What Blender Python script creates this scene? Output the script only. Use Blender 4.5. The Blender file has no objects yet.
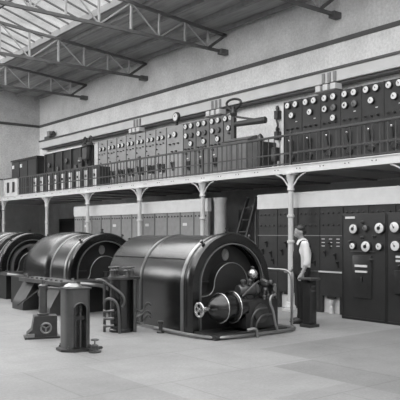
import bpy, bmesh, math, random
from mathutils import Vector, Matrix
random.seed(7)
S = bpy.context.scene
COL = S.collection
PI = math.pi
R = math.radians

# ------------------------------------------------------------------ materials
def mat(name, g, rough=.5, metal=0.0, var=0.0, scale=3.0, bump=0.0, spec=.5, stretch=(1, 1, 1)):
    m = bpy.data.materials.new(name); m.use_nodes = True
    nt = m.node_tree; b = nt.nodes['Principled BSDF']
    b.inputs['Base Color'].default_value = (g, g, g, 1)
    b.inputs['Roughness'].default_value = rough
    b.inputs['Metallic'].default_value = metal
    b.inputs['Specular IOR Level'].default_value = spec
    tc = nt.nodes.new('ShaderNodeTexCoord')
    mp = nt.nodes.new('ShaderNodeMapping'); mp.inputs['Scale'].default_value = stretch
    nt.links.new(tc.outputs['Object'], mp.inputs['Vector'])
    nz = nt.nodes.new('ShaderNodeTexNoise'); nz.inputs['Scale'].default_value = scale
    nz.inputs['Detail'].default_value = 6; nz.inputs['Roughness'].default_value = .65
    nt.links.new(mp.outputs[0], nz.inputs['Vector'])
    if var:
        rp = nt.nodes.new('ShaderNodeValToRGB')
        lo, hi = g * (1 - var), min(1, g * (1 + var))
        rp.color_ramp.elements[0].position = .3; rp.color_ramp.elements[1].position = .7
        rp.color_ramp.elements[0].color = (lo, lo, lo, 1); rp.color_ramp.elements[1].color = (hi, hi, hi, 1)
        nt.links.new(nz.outputs['Fac'], rp.inputs['Fac']); nt.links.new(rp.outputs[0], b.inputs['Base Color'])
    if bump:
        bp = nt.nodes.new('ShaderNodeBump'); bp.inputs['Strength'].default_value = bump; bp.inputs['Distance'].default_value = .02
        nt.links.new(nz.outputs['Fac'], bp.inputs['Height']); nt.links.new(bp.outputs[0], b.inputs['Normal'])
    return m

M = dict(
    wall=mat('wall_plaster', .60, .9, var=.10, scale=1.6, spec=.1),
    curb=mat('grey_curb_paint', .22, .8, var=.1),
    deckp=mat('deck_underside_paint', .40, .8, var=.1),
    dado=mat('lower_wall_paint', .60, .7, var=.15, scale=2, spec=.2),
    ledge=mat('pale_beam_paint', .58, .8, var=.05, spec=.1),
    stripe=mat('dark_stripe_paint', .09, .7, var=.1),
    roof=mat('roof_boarding', .36, .85, var=.22, scale=2.0, stretch=(6, .4, 1), spec=.1),
    purlin=mat('purlin_timber', .26, .8, var=.2),
    truss=mat('truss_paint', .12, .6, var=.15),
    trusslight=mat('truss_web_skylit', .36, .6, var=.15),  # paler than the chords: skylight on the webs is put into their colour
    white=mat('white_paint', .64, .6, var=.06, scale=5),
    cream=mat('column_paint', .55, .45, var=.10, scale=6),
    panel=mat('dull_black_panel', .022, .5, var=.2, scale=6),
    black=mat('black_enamel', .028, .32, var=.2, scale=8),
    slate=mat('black_slate_board', .028, .45, var=.25, scale=5),
    slate2=mat('grey_slate_board', .13, .5, var=.15, scale=5),
    marble=mat('pale_marble_board', .26, .4, var=.15, scale=4),
    lowboard=mat('grey_board_paint', .24, .55, var=.15, scale=4),
    seam=mat('board_seam_strip', .03, .6),
    turb=mat('black_lagging_enamel', .006, .25, 0, var=.15, scale=3, bump=.01),
    turbd=mat('turbine_inner_paint', .022, .45, var=.2, scale=6),
    band=mat('polished_band', .30, .32, .7, var=.1),
    steel=mat('bright_steel', .55, .25, .9, var=.08),
    iron=mat('cast_iron', .035, .38, .1, var=.25, scale=9, bump=.05),
    irong=mat('grey_cast_iron', .06, .34, .2, var=.25, scale=9),
    rail=mat('railing_iron', .06, .45, var=.15),
    balus=mat('baluster_iron', .055, .5, var=.15),
    dial=mat('dial_face', .64, .6, spec=.1),
    dialg=mat('dial_grey', .12, .5),
    brass=mat('dull_brass', .32, .35, .7, var=.1),
    label=mat('pale_plate', .62, .5),
    skin=mat('skin_tone', .30, .6),
    shirt=mat('shirt_cloth', .66, .9, var=.06, scale=12, bump=.2, spec=.1),
    vest=mat('vest_cloth', .035, .95, var=.15, scale=20, spec=.1),
    trous=mat('trouser_cloth', .030, .95, var=.15, scale=20, spec=.1),
    hair=mat('hair_dark', .02, .5, var=.2, scale=40),
    wood=mat('ladder_wood', .05, .7, var=.2),
)

for k_, v_ in (('turb', 1.72), ('irong', 1.9), ('iron', 1.7)): M[k_].node_tree.nodes['Principled BSDF'].inputs['IOR'].default_value = v_

def grain(nt, sock, tc, scale, lo, hi):
    L = nt.links.new
    n = nt.nodes.new('ShaderNodeTexNoise'); n.inputs['Scale'].default_value = scale; n.inputs['Detail'].default_value = 8; n.inputs['Roughness'].default_value = .8
    L(tc.outputs['Object'], n.inputs['Vector'])
    r = nt.nodes.new('ShaderNodeValToRGB')
    r.color_ramp.elements[0].position = .35; r.color_ramp.elements[0].color = (lo, lo, lo, 1)
    r.color_ramp.elements[1].position = .65; r.color_ramp.elements[1].color = (hi, hi, hi, 1)
    L(n.outputs['Fac'], r.inputs['Fac'])
    m = nt.nodes.new('ShaderNodeMix'); m.data_type = 'RGBA'; m.blend_type = 'MULTIPLY'; m.inputs[0].default_value = 1
    L(sock, m.inputs[6]); L(r.outputs[0], m.inputs[7])
    return m.outputs[2]

def two_tone():       # lighter paint on the wall below the dark stripe
    nt = M['wall'].node_tree; L = nt.links.new; b = nt.nodes['Principled BSDF']
    src = b.inputs['Base Color'].links[0].from_socket
    g = nt.nodes.new('ShaderNodeTexCoord'); sp = nt.nodes.new('ShaderNodeSeparateXYZ'); L(g.outputs['Object'], sp.inputs[0])
    lt = nt.nodes.new('ShaderNodeMath'); lt.operation = 'LESS_THAN'; lt.inputs[1].default_value = 6.4; L(sp.outputs['Z'], lt.inputs[0])
    mx = nt.nodes.new('ShaderNodeMix'); mx.data_type = 'RGBA'; mx.blend_type = 'MULTIPLY'
    mx.inputs[7].default_value = (1.24, 1.24, 1.24, 1)
    L(lt.outputs[0], mx.inputs[0]); L(src, mx.inputs[6]); L(grain(nt, mx.outputs[2], g, 14, .80, 1.12), b.inputs['Base Color'])
two_tone()

def floor_mat():
    m = bpy.data.materials.new('floor_concrete'); m.use_nodes = True
    nt = m.node_tree; b = nt.nodes['Principled BSDF']; L = nt.links.new
    b.inputs['Roughness'].default_value = .62; b.inputs['Specular IOR Level'].default_value = .3
    tc = nt.nodes.new('ShaderNodeTexCoord')
    br = nt.nodes.new('ShaderNodeTexBrick')
    br.offset = .5; br.inputs['Scale'].default_value = 1
    br.inputs['Brick Width'].default_value = 2.1; br.inputs['Row Height'].default_value = 1.45
    br.inputs['Mortar Size'].default_value = .014; br.inputs['Mortar Smooth'].default_value = .3
    br.inputs['Color1'].default_value = (.28, .28, .28, 1); br.inputs['Color2'].default_value = (.28, .28, .28, 1)
    br.inputs['Mortar'].default_value = (.235, .235, .235, 1)
    L(tc.outputs['Object'], br.inputs['Vector'])
    n1 = nt.nodes.new('ShaderNodeTexNoise'); n1.inputs['Scale'].default_value = .9; n1.inputs['Detail'].default_value = 8
    n1.inputs['Roughness'].default_value = .7
    L(tc.outputs['Object'], n1.inputs['Vector'])
    r1 = nt.nodes.new('ShaderNodeValToRGB')
    r1.color_ramp.elements[0].position = .32; r1.color_ramp.elements[0].color = (.78, .78, .78, 1)
    r1.color_ramp.elements[1].position = .68; r1.color_ramp.elements[1].color = (1.06, 1.06, 1.06, 1)
    L(n1.outputs['Fac'], r1.inputs['Fac'])
    mx = nt.nodes.new('ShaderNodeMix'); mx.data_type = 'RGBA'; mx.blend_type = 'MULTIPLY'
    mx.inputs[0].default_value = 1
    L(br.outputs['Color'], mx.inputs[6]); L(r1.outputs[0], mx.inputs[7])
    out = grain(nt, mx.outputs[2], tc, 30, .84, 1.10)
    sp = nt.nodes.new('ShaderNodeSeparateXYZ'); L(tc.outputs['Object'], sp.inputs[0])
    def rect(x0, x1, y0, y1, f, sock):       # darkens the floor colour inside a rectangle
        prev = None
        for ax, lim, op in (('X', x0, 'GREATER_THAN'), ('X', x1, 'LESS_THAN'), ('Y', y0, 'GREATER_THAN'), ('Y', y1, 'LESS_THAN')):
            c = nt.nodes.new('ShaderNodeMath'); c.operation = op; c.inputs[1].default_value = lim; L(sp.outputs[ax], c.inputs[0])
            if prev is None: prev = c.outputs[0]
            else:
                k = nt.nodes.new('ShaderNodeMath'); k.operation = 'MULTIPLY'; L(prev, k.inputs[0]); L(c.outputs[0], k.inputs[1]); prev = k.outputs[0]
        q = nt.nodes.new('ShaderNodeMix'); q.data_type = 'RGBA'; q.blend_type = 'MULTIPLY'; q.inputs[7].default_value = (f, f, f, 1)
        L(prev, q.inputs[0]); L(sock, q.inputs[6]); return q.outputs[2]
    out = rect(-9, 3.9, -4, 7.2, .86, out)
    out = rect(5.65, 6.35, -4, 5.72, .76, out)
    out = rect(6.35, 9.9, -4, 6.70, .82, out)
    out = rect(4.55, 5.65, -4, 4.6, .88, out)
    L(out, b.inputs['Base Color'])
    return m
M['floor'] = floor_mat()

def glass_mat():
    m = bpy.data.materials.new('skylight_glass'); m.use_nodes = True
    nt = m.node_tree; L = nt.links.new
    for n in list(nt.nodes): nt.nodes.remove(n)
    out = nt.nodes.new('ShaderNodeOutputMaterial')
    tr = nt.nodes.new('ShaderNodeBsdfTransparent')
    gl = nt.nodes.new('ShaderNodeBsdfGlossy'); gl.inputs['Roughness'].default_value = .2
    gl.inputs['Color'].default_value = (.8, .8, .8, 1)
    tc = nt.nodes.new('ShaderNodeTexCoord')
    nz = nt.nodes.new('ShaderNodeTexNoise'); nz.inputs['Scale'].default_value = 1.5; nz.inputs['Detail'].default_value = 6
    L(tc.outputs['Object'], nz.inputs['Vector'])
    rp = nt.nodes.new('ShaderNodeValToRGB')
    rp.color_ramp.elements[0].position = .3; rp.color_ramp.elements[0].color = (.80, .80, .80, 1)
    rp.color_ramp.elements[1].position = .7; rp.color_ramp.elements[1].color = (.97, .97, .97, 1)
    L(nz.outputs['Fac'], rp.inputs['Fac']); L(rp.outputs[0], tr.inputs['Color'])
    mx = nt.nodes.new('ShaderNodeMixShader'); mx.inputs[0].default_value = .05
    L(tr.outputs[0], mx.inputs[1]); L(gl.outputs[0], mx.inputs[2]); L(mx.outputs[0], out.inputs[0])
    return m
M['glass'] = glass_mat()

# ------------------------------------------------------------------ mesh builder
def frame_to(d):
    d = Vector(d).normalized()
    up = Vector((0, 0, 1)) if abs(d.z) < .95 else Vector((1, 0, 0))
    x = up.cross(d).normalized(); y = d.cross(x)
    return x, y, d

class MB:
    def __init__(s): s.b = bmesh.new()
    def face(s, vs):
        try: s.b.faces.new(vs)
        except ValueError: pass
    def box(s, c, size, rot=None, bev=0):
        c = Vector(c); h = Vector(size) / 2; vs = []
        t = bmesh.new()
        q = [t.verts.new((x * h.x, y * h.y, z * h.z)) for x in (-1, 1) for y in (-1, 1) for z in (-1, 1)]
        for f in ((0, 1, 3, 2), (4, 6, 7, 5), (0, 4, 5, 1), (2, 3, 7, 6), (0, 2, 6, 4), (1, 5, 7, 3)): t.faces.new([q[i] for i in f])
        if bev: bmesh.ops.bevel(t, geom=list(t.edges), offset=bev, segments=2, affect='EDGES', profile=.6)
        mt = (rot.to_4x4() if rot else Matrix.Identity(4))
        t.verts.index_update()
        mp = [s.b.verts.new(c + (mt @ v.co)) for v in t.verts]
        for f in t.faces: s.face([mp[v.index] for v in f.verts])
        t.free(); return s
    def span(s, x0, x1, y0, y1, z0, z1, bev=0):
        return s.box(((x0 + x1) / 2, (y0 + y1) / 2, (z0 + z1) / 2), (abs(x1 - x0), abs(y1 - y0), abs(z1 - z0)), None, bev)
    def bar(s, p, q, w, h=None):
        p, q = Vector(p), Vector(q); x, y, d = frame_to(q - p); h = h or w
        vs = []
        for o in (p, q):
            for a, b in ((-1, -1), (1, -1), (1, 1), (-1, 1)): vs.append(s.b.verts.new(o + x * a * w / 2 + y * b * h / 2))
        s.face(vs[3::-1]); s.face(vs[4:])
        for i in range(4): j = (i + 1) % 4; s.face([vs[i], vs[j], vs[4 + j], vs[4 + i]])
        return s
    def lathe(s, o, d, prof, n=20, closed=False):   # prof: (radius, distance along d)
        o = Vector(o); x, y, d = frame_to(d); rings = []
        for r, t in prof:
            if r < 1e-5: rings.append([s.b.verts.new(o + d * t)])
            else: rings.append([s.b.verts.new(o + d * t + (x * math.cos(2 * PI * k / n) + y * math.sin(2 * PI * k / n)) * r) for k in range(n)])
        if closed: rings.append(rings[0])
        for A, B in zip(rings, rings[1:]):
            for k in range(n):
                j = (k + 1) % n
                if len(A) == 1 and len(B) == 1: continue
                if len(A) == 1: s.face([A[0], B[j], B[k]])
                elif len(B) == 1: s.face([A[k], A[j], B[0]])
                else: s.face([A[k], A[j], B[j], B[k]])
        if not closed:
            if len(rings[0]) > 1: s.face(rings[0][::-1])
            if len(rings[-1]) > 1: s.face(rings[-1])
        return s
    def cyl(s, p, q, r, r2=None, n=16):
        p, q = Vector(p), Vector(q); L = (q - p).length
        return s.lathe(p, q - p, [(r, 0), (r if r2 is None else r2, L)], n)
    def sphere(s, c, r, n=16, sc=(1, 1, 1)):
        c = Vector(c); m = n // 2; i0 = len(s.b.verts)
        before = set(s.b.verts)
        s.lathe(c, (0, 0, 1), [(r * math.sin(PI * k / m), -r * math.cos(PI * k / m)) for k in range(m + 1)], n)
        for v in s.b.verts:
            if v not in before: v.co = c + Vector([(v.co - c)[i] * sc[i] for i in range(3)])
        return s
    def torus(s, c, d, R0, r, n=28, k=8):
        return s.lathe(c, d, [(R0 + r * math.cos(2 * PI * i / k), r * math.sin(2 * PI * i / k)) for i in range(k)], n, closed=True)
    def tube(s, pts, r, n=8, smooth=2, cap=True):
        P = [Vector(p) for p in pts]; rad = list(r) if isinstance(r, (list, tuple)) else [r] * len(P)
        for _ in range(smooth):
            Q = [P[0]]; q = [rad[0]]
            for i in range(len(P) - 1):
                Q += [P[i].lerp(P[i + 1], .25), P[i].lerp(P[i + 1], .75)]
                q += [rad[i] * .75 + rad[i + 1] * .25, rad[i] * .25 + rad[i + 1] * .75]
            P = Q + [P[-1]]; rad = q + [rad[-1]]
        x, y, d = frame_to(P[1] - P[0]); rings = []
        for i, p in enumerate(P):
            t = (P[min(i + 1, len(P) - 1)] - P[max(i - 1, 0)]).normalized()
            x = (x - t * x.dot(t)).normalized(); y = t.cross(x)
            rings.append([s.b.verts.new(p + (x * math.cos(2 * PI * k / n) + y * math.sin(2 * PI * k / n)) * rad[i]) for k in range(n)])
        for A, B in zip(rings, rings[1:]):
            for k in range(n): j = (k + 1) % n; s.face([A[k], A[j], B[j], B[k]])
        if cap: s.face(rings[0][::-1]); s.face(rings[-1])
        return s
    def limb(s, pts, rad, n=14):     # rounded ends, tapering
        s.tube(pts, rad, n=n, smooth=2)
        s.sphere(pts[0], rad[0], 12); s.sphere(pts[-1], rad[-1], 12); return s
    def prism(s, poly, axis, a, b):
        def P(u, v, w): return {'x': (w, u, v), 'y': (u, w, v), 'z': (u, v, w)}[axis]
        A = [s.b.verts.new(P(u, v, a)) for u, v in poly]; B = [s.b.verts.new(P(u, v, b)) for u, v in poly]
        s.face(A[::-1]); s.face(B); n = len(A)
        for i in range(n): j = (i + 1) % n; s.face([A[i], A[j], B[j], B[i]])
        return s
    def arch(s, R0, zc, prof, z0=0, n=28):   # a closed section (dr, y) swept along an arch
        path = [(-R0, z0, -1, 0), (-R0, zc, -1, 0)]
        for k in range(1, n): a = PI - PI * k / n; path.append((R0 * math.cos(a), zc + R0 * math.sin(a), math.cos(a), math.sin(a)))
        path += [(R0, zc, 1, 0), (R0, z0, 1, 0)]
        rings = [[s.b.verts.new((px + nx * dr, y, pz + nz * dr)) for dr, y in prof] for px, pz, nx, nz in path]
        m = len(prof)
        for A, B in zip(rings, rings[1:]):
            for k in range(m): j = (k + 1) % m; s.face([A[k], A[j], B[j], B[k]])
        s.face(rings[0][::-1]); s.face(rings[-1]); return s
    def mesh(s, name, m, ang=38):
        bmesh.ops.recalc_face_normals(s.b, faces=list(s.b.faces))
        me = bpy.data.meshes.new(name); s.b.to_mesh(me); s.b.free()
        me.polygons.foreach_set('use_smooth', [True] * len(me.polygons))
        me.set_sharp_from_angle(angle=R(ang))
        me.materials.append(m); return me
    def build(s, name, m, parent=None, loc=(0, 0, 0), label=None, ang=38):
        return put(name, s.mesh(name, m, ang), parent, loc, label)

def arch_poly(r, zc, z0=0, n=28):
    return [(-r, z0)] + [(r * math.cos(PI - PI * k / n), zc + r * math.sin(PI - PI * k / n)) for k in range(n + 1)] + [(r, z0)]

def put(name, me, parent=None, loc=(0, 0, 0), label=None):
    o = bpy.data.objects.new(name, me); COL.objects.link(o); o.location = loc
    if parent: o.parent = parent
    if label: o['label'] = label
    return o
def thing(name, label, cat, loc=(0, 0, 0), rz=0, group=None):
    o = bpy.data.objects.new(name, None); COL.objects.link(o); o.location = loc; o.rotation_euler = (0, 0, rz)
    o.empty_display_size = .1
    return tag(o, label, cat, group)
def tag(o, label, cat, group=None):
    o['label'] = label; o['category'] = cat
    if group: o['group'] = group
    return o
def struct(name, mb, m, parent=None, label=None, cat=None):
    o = mb.build(name, m, parent)
    if parent is None: o['kind'] = 'structure'
    if label: o['label'] = label
    if cat: o['category'] = cat
    return o
ORD = ['first', 'second', 'third', 'fourth', 'fifth', 'sixth', 'seventh', 'eighth', 'ninth', 'tenth', 'eleventh', 'twelfth', 'thirteenth']

# ------------------------------------------------------------------ the hall
XW, YE = 13.07, 28.2            # long wall, end wall
XG, ZG0, ZG1 = 9.95, 2.83, 2.975  # gallery front, underside, deck
YC = 24.75                      # inner corner of the gallery
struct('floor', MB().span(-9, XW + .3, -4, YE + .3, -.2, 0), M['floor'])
struct('wall_right', MB().span(XW, XW + .3, -4, YE + .3, 0, 7.70), M['wall'])
def gz(x): return 8.06 + (9.7 - x) * math.tan(R(17)) if x > 2.6 else 8.06 + (x + 4.5) * math.tan(R(17))
wb = MB().prism([(-1.4, 0), (XW, 0), (XW, 7.70), (9.7, 7.98), (9.7, 8.04), (2.6, gz(2.6) - .02), (-1.4, gz(-1.4) - .02)], 'y', YE, YE + .3)
wb.span(-9, -8.6, YE, YE + .3, 0, 7.70).span(-8.6, -1.4, YE, YE + .3, 0, 3.8)
wb.prism([(-8.6, 7.5), (-1.4, 7.5), (-1.4, gz(-1.4) - .02), (-4.4, 8.04), (-8.6, 7.70)], 'y', YE, YE + .3)
struct('wall_back', wb, M['wall'])
# tall unseen end window, added so the turbine barrels pick up a bright band
w3 = struct('added_window', MB().span(-8.6, -1.4, YE + .14, YE + .15, 3.8, 7.5), M['glass'])
wf = MB()
for k in range(7): wf.span(-8.6 + k * 1.2 - .05, -8.6 + k * 1.2 + .05, YE + .08, YE + .2, 3.8, 7.5)
for k in range(5): wf.span(-8.6, -1.4, YE + .1, YE + .18, 3.8 + k * .925 - .03, 3.8 + k * .925 + .03)
wf.build('window_frame', M['truss'], w3)
struct('trim_1', MB().span(XW - .03, XW, -1, YE, 6.36, 6.47), M['stripe'])
struct('trim_2', MB().span(-9, XW, YE - .03, YE, 6.36, 6.47), M['stripe'])
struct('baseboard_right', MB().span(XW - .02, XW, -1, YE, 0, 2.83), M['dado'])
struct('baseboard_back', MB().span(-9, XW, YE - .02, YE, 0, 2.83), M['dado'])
# crane runway beam along the wall
struct('trim_3', MB().span(12.72, XW, -1, 27.4, 5.32, 5.60), M['ledge'])
struct('trim_4', MB().span(12.68, XW, -1, 27.45, 5.60, 5.66), M['stripe'])
struct('trim_5', MB().span(12.80, XW, -1, 27.35, 5.26, 5.32), M['stripe'])

# ceiling: boarded lower slope, curb, glazed upper slope
ZW = 7.70
SL = .08
XGL = 9.7
def roofz(x): return ZW + (XW - x) * SL
ce = MB().prism([(XW + .3, ZW - .3 * SL), (XGL, roofz(XGL)), (XGL, roofz(XGL) + .12), (XW + .3, ZW + .12)], 'y', -4, YE + .3)
struct('ceiling', ce, M['roof'])
for i, x in enumerate((12.85, 12.0, 11.1, 10.2)):
    struct('trim_%d' % (6 + i), MB().span(x - .05, x + .05, -1, YE, roofz(x) - .13, roofz(x) - .01), M['purlin'])
struct('trim_10', MB().span(XGL - .05, XGL + .05, -1, YE, roofz(XGL) - .06, roofz(XGL) + .14), M['curb'])
TA = math.tan(R(17)); ZGL = roofz(XGL) + .12
XR = 2.6
def glz(x): return ZGL + (XGL - x) * TA
w1 = struct('window_1', MB().prism([(XGL, glz(XGL)), (XR, glz(XR)), (XR, glz(XR) + .012), (XGL, glz(XGL) + .012)], 'y', -4, YE), M['glass'])
gb = MB()
y = -3.6
while y < YE:
    gb.bar((XGL, y, glz(XGL) - .02), (XR, y, glz(XR) - .02), .035, .05); y += .62
gb.build('glazing_bar', M['truss'], w1)
pb = MB()
for x in (7.9, 6.1, 4.3): pb.bar((x, -1, glz(x) - .08), (x, YE, glz(x) - .08), .07, .10)
pb.build('glazing_purlin', M['truss'], w1)
# the side of the hall behind and left of the camera
XL0, YN = -9, -4
w2 = struct('window_2', MB().prism([(XR, glz(XR)), (-4.4, glz(XGL - .1)), (-4.4, glz(XGL - .1) + .012), (XR, glz(XR) + .012)], 'y', YN, YE), M['glass'])
g2 = MB(); y = -3.6
while y < YE:
    g2.bar((-4.4, y, glz(XGL) - .02), (XR, y, glz(XR) - .02), .035, .05); y += .62
g2.build('glazing_bar', M['truss'], w2)
struct('trim_11', MB().span(XR - .1, XR + .1, YN, YE, glz(XR) - .1, glz(XR) + .05), M['truss'])
struct('ceiling_1', MB().prism([(-4.4, glz(XGL)), (XL0 - .3, ZW), (XL0 - .3, ZW + .12), (-4.4, glz(XGL) + .12)], 'y', YN, YE + .3), M['roof'])
struct('wall_left', MB().span(XL0 - .3, XL0, YN, YE + .3, 0, ZW), M['curb'])
struct('wall_front', MB().span(XL0 - .3, XW + .3, YN - .3, YN, 0, 8.0), M['wall'])
# roof trusses
XV = [4.9, 5.85, 6.8, 7.75, 8.7, 9.68, 10.6, 11.5, 12.34]
def truss(y, label):
    t = thing('roof_truss', label, 'roof truss', (XW, y, 7.0), 0, 'steel roof trusses')
    def L(x, z): return (x - XW, 0, z - 7.0)
    zb = 7.03
    def zt(x): return roofz(x) - .17
    MB().bar(L(2.0, zb), L(XW - .02, zb), .075, .08).build('bottom_chord', M['truss'], t)
    MB().bar(L(2.0, zt(2.0)), L(XW - .02, zt(XW)), .075, .08).build('top_chord', M['truss'], t)
    for x in XV: MB().bar(L(x, zb), L(x, zt(x)), .05, .05).build('vertical_web', M['trusslight'], t)
    for i in range(len(XV) - 1):
        a, b = XV[i], XV[i + 1]
        if (len(XV) - 2 - i) % 2 == 0: MB().bar(L(a, zt(a)), L(b, zb), .036, .036).build('diagonal_web', M['trusslight'], t)
        else: MB().bar(L(a, zb), L(b, zt(b)), .036, .036).build('diagonal_web', M['trusslight'], t)
    MB().bar(L(12.34, zb), L(XW - .05, zt(XW)), .075, .075).build('end_strut', M['truss'], t)
    g = MB().span(-.28, 0, -.09, .09, -.06, .09); g.build('wall_shoe', M['truss'], t)
truss(10.9, 'grey roof truss whose wall end only just shows at the upper right edge')
truss(15.2, 'grey lattice roof truss nearest of those seen whole, crossing under the skylight')
truss(19.5, 'grey lattice roof truss in the middle of the three meeting the long wall')
truss(23.8, 'grey lattice roof truss farthest away, nearest the end wall')

# ------------------------------------------------------------------ gallery
gd = struct('gallery_deck', MB().span(XG + .06, XW, -1, YE, ZG1 - .10, ZG1).span(-9, XG + .06, YC + .06, YE, ZG1 - .10, ZG1), M['deckp'])
fs = MB().span(XG, XG + .06, -1, YC + .06, ZG0, ZG1).span(-9, XG, YC, YC + .06, ZG0, ZG1)
fs.span(XG - .02, XG + .08, -1, YC - .02, ZG1, ZG1 + .02)
fs.build('fascia', M['white'], gd, label='white gallery edge beam')
bl = MB()
yy = 5.0
while yy < YC - .3:
    for dy in (-.045, .045): bl.lathe((XG, yy + dy, 2.915), (-1, 0, 0), [(.012, 0), (.012, .008), (0, .014)], 8)
    yy += .62
bl.build('fascia_bolts', M['rail'], gd).name = 'bolt_row'
jo = MB()
yy = 5.5
while yy < YC: jo.span(XG + .06, XW, yy - .06, yy + .06, ZG0 + .01, ZG1 - .10); yy += 1.43
jo.build('joist', M['purlin'], gd)

COLY = [6.73, 9.58, 12.49, 15.24, 18.13, 20.96, YC - .02]
COLL = ['pale iron gallery column past the right edge, only its bracket showing',
        'pale iron gallery column directly behind the standing person',
        'pale iron gallery column left of the leaning ladder',
        'pale iron gallery column in front of the grey board, above the nearest turbine',
        'pale iron gallery column at the left part of the grey lower board',
        'pale iron gallery column before the dark bay left of the grey board',
        'pale iron corner column of the gallery at the left edge']
shaft = MB().lathe((0, 0, 0), (0, 0, 1), [(.062, .16), (.058, 1.2), (.052, 2.5)], 18).mesh('shaft', M['cream'])
cbase = MB().span(-.13, .13, -.13, .13, 0, .05, .006).lathe((0, 0, 0), (0, 0, 1), [(.11, .05), (.11, .09), (.085, .12), (.075, .17), (.06, .18)], 18).mesh('base', M['cream'])
cap = MB().lathe((0, 0, 0), (0, 0, 1), [(.055, 2.46), (.075, 2.48), (.075, 2.51), (.062, 2.53), (.064, 2.64), (.085, 2.70), (.085, 2.73), (.10, 2.76), (.10, 2.80)], 18).span(-.11, .11, -.12, .12, 2.80, 2.83).mesh('capital', M['cream'])
coll = MB().lathe((0, 0, 0), (0, 0, 1), [(.058, -.03), (.078, -.02), (.078, .02), (.058, .03)], 18).mesh('collar', M['cream'])
def brk(sg): return MB().tube([(0, sg * .06, 2.55), (0, sg * .12, 2.62), (0, sg * .20, 2.72), (0, sg * .32, 2.79), (0, sg * .42, 2.815)], .016, 8).mesh('bracket', M['cream'])
brs = (brk(-1), brk(1))
for y, lb in zip(COLY, COLL):
    c = thing('gallery_column', lb, 'column', (XG + .03, y, 0), 0, 'iron columns carrying the gallery')
    put('shaft', shaft, c); put('base', cbase, c); put('capital', cap, c)
    for z in (1.42, 1.95): put('collar', coll, c, (0, 0, z))
    for b in brs: put('bracket', b, c)

# railing bays
YB = [6.73, 9.58, 12.49, 15.24, 18.13, 20.96, 23.40]
RL = ['dark iron gallery railing bay before the right dark switchboard, rightmost',
      'dark iron gallery railing bay with open white wall seen through it',
      'dark iron gallery railing bay before the four wide instrument panels',
      'dark iron gallery railing bay before the right half of the pale board',
      'dark iron gallery railing bay before the left end of the pale board',
      'dark iron gallery railing bay before the far row of switch boxes']
bal = MB().cyl((0, 0, .02), (0, 0, .63), .011, n=8).lathe((0, 0, 0), (0, 0, 1), [(.011, .27), (.02, .285), (.011, .30)], 8).mesh('baluster', M['balus'])
pst = MB().span(-.022, .022, -.022, .022, .02, .65).sphere((0, 0, .70), .03, 10).mesh('post', M['rail'])
XRL = XG + .06
for (a, b), lb in zip(zip(YB, YB[1:]), RL):
    t = thing('gallery_railing', lb, 'railing', (XRL, a, ZG1), 0, 'railing bays along the gallery edge')
    n = b - a
    MB().span(-.03, .03, 0, n, .63, .675, .01).build('top_rail', M['rail'], t)
    MB().span(-.012, .012, .02, n - .02, .265, .295).build('middle_rail', M['balus'], t)
    MB().span(-.012, .012, .02, n - .02, .05, .075).build('bottom_rail', M['balus'], t)
    put('post', pst, t, (0, .03, 0))
    k = int(n / .165)
    for i in range(1, k): put('baluster', bal, t, (0, n * i / k, 0))
def parapet(label, loc, rz, n):
    t = thing('parapet_panel', label, 'railing panel', loc, rz)
    p = MB(); w = n / 5
    p.span(-.03, .03, 0, n, .02, .14).span(-.03, .03, 0, n, .54, .66)
    for i in (0, 2, 4): p.span(-.03, .03, w * i + (.0 if i else 0), w * (i + 1), .14, .54)
    p.build('panel', M['cream'], t)
    for i in (1, 3): MB().span(-.01, .012, w * i, w * (i + 1), .14, .54).build('dark_infill', M['slate'], t, label='dark slot in the white panel')
    MB().span(-.045, .045, 0, n, .66, .70).build('top_rail', M['rail'], t)
parapet('white gallery parapet panel with two dark slots at the far corner', (XRL, 23.42, ZG1), 0, 1.28)
parapet('white parapet panel of the end wall gallery at the left edge', (XRL - .04, YC + .06, ZG1), PI / 2, 2.4)

# ------------------------------------------------------------------ gauges (shared meshes, facing -x)
def gauge_meshes(r):
    h = MB().lathe((0, 0, 0), (-1, 0, 0), [(r * 1.14, 0), (r * 1.14, .045), (r * 1.06, .055), (r * .98, .055)], 20).mesh('gauge', M['black'])
    d = MB().lathe((-.054, 0, 0), (-1, 0, 0), [(r, 0), (r, .006), (r * .9, .014), (0, .02)], 20).mesh('dial', M['dial'])
    p = MB().bar((-.078, 0, -r * .25), (-.078, r * .35, r * .6), r * .10, .004).lathe((-.07, 0, 0), (-1, 0, 0), [(r * .16, 0), (r * .16, .012)], 10).mesh('pointer', M['black'])
    hub = MB().lathe((-.07, 0, 0), (-1, 0, 0), [(r * .36, 0), (r * .36, .012)], 14).bar((-.078, 0, 0), (-.078, -r * .4, r * .7), r * .12, .004).mesh('pointer', M['black'])
    g = MB().lathe((-.054, 0, 0), (-1, 0, 0), [(r, 0), (r, .006), (r * .8, .014), (0, .02)], 20).mesh('dial', M['dialg'])
    return dict(h=h, d=d, p=p, hub=hub, g=g)
GM = {}
def gauge(parent, y, z, r, style='w', x=0, rim=None):
    k = round(r, 3)
    if k not in GM: GM[k] = gauge_meshes(r)
    q = GM[k]
    o = put('gauge', q['h'], parent, (x, y, z))
    put('dial', q['g' if style == 'g' else 'd'], o, label='dark gauge face' if style == 'g' else None)
    put('pointer', q['hub' if style == 'h' else 'p'], o)
    return o
knob = MB().lathe((0, 0, 0), (-1, 0, 0), [(.028, 0), (.028, .02), (.018, .03), (.022, .06), (.012, .07)], 12).mesh('knob', M['black'])
lever = MB().span(-.03, 0, -.05, .05, -.20, .06).bar((-.05, 0, -.16), (-.09, 0, .04), .03).mesh('switch_lever', M['black'])
ltip = MB().sphere((-.095, 0, .055), .032, 10).mesh('lever_tip', M['steel'])
plate = MB().span(-.006, 0, -.05, .05, -.015, .015).mesh('nameplate', M['label'])

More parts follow.
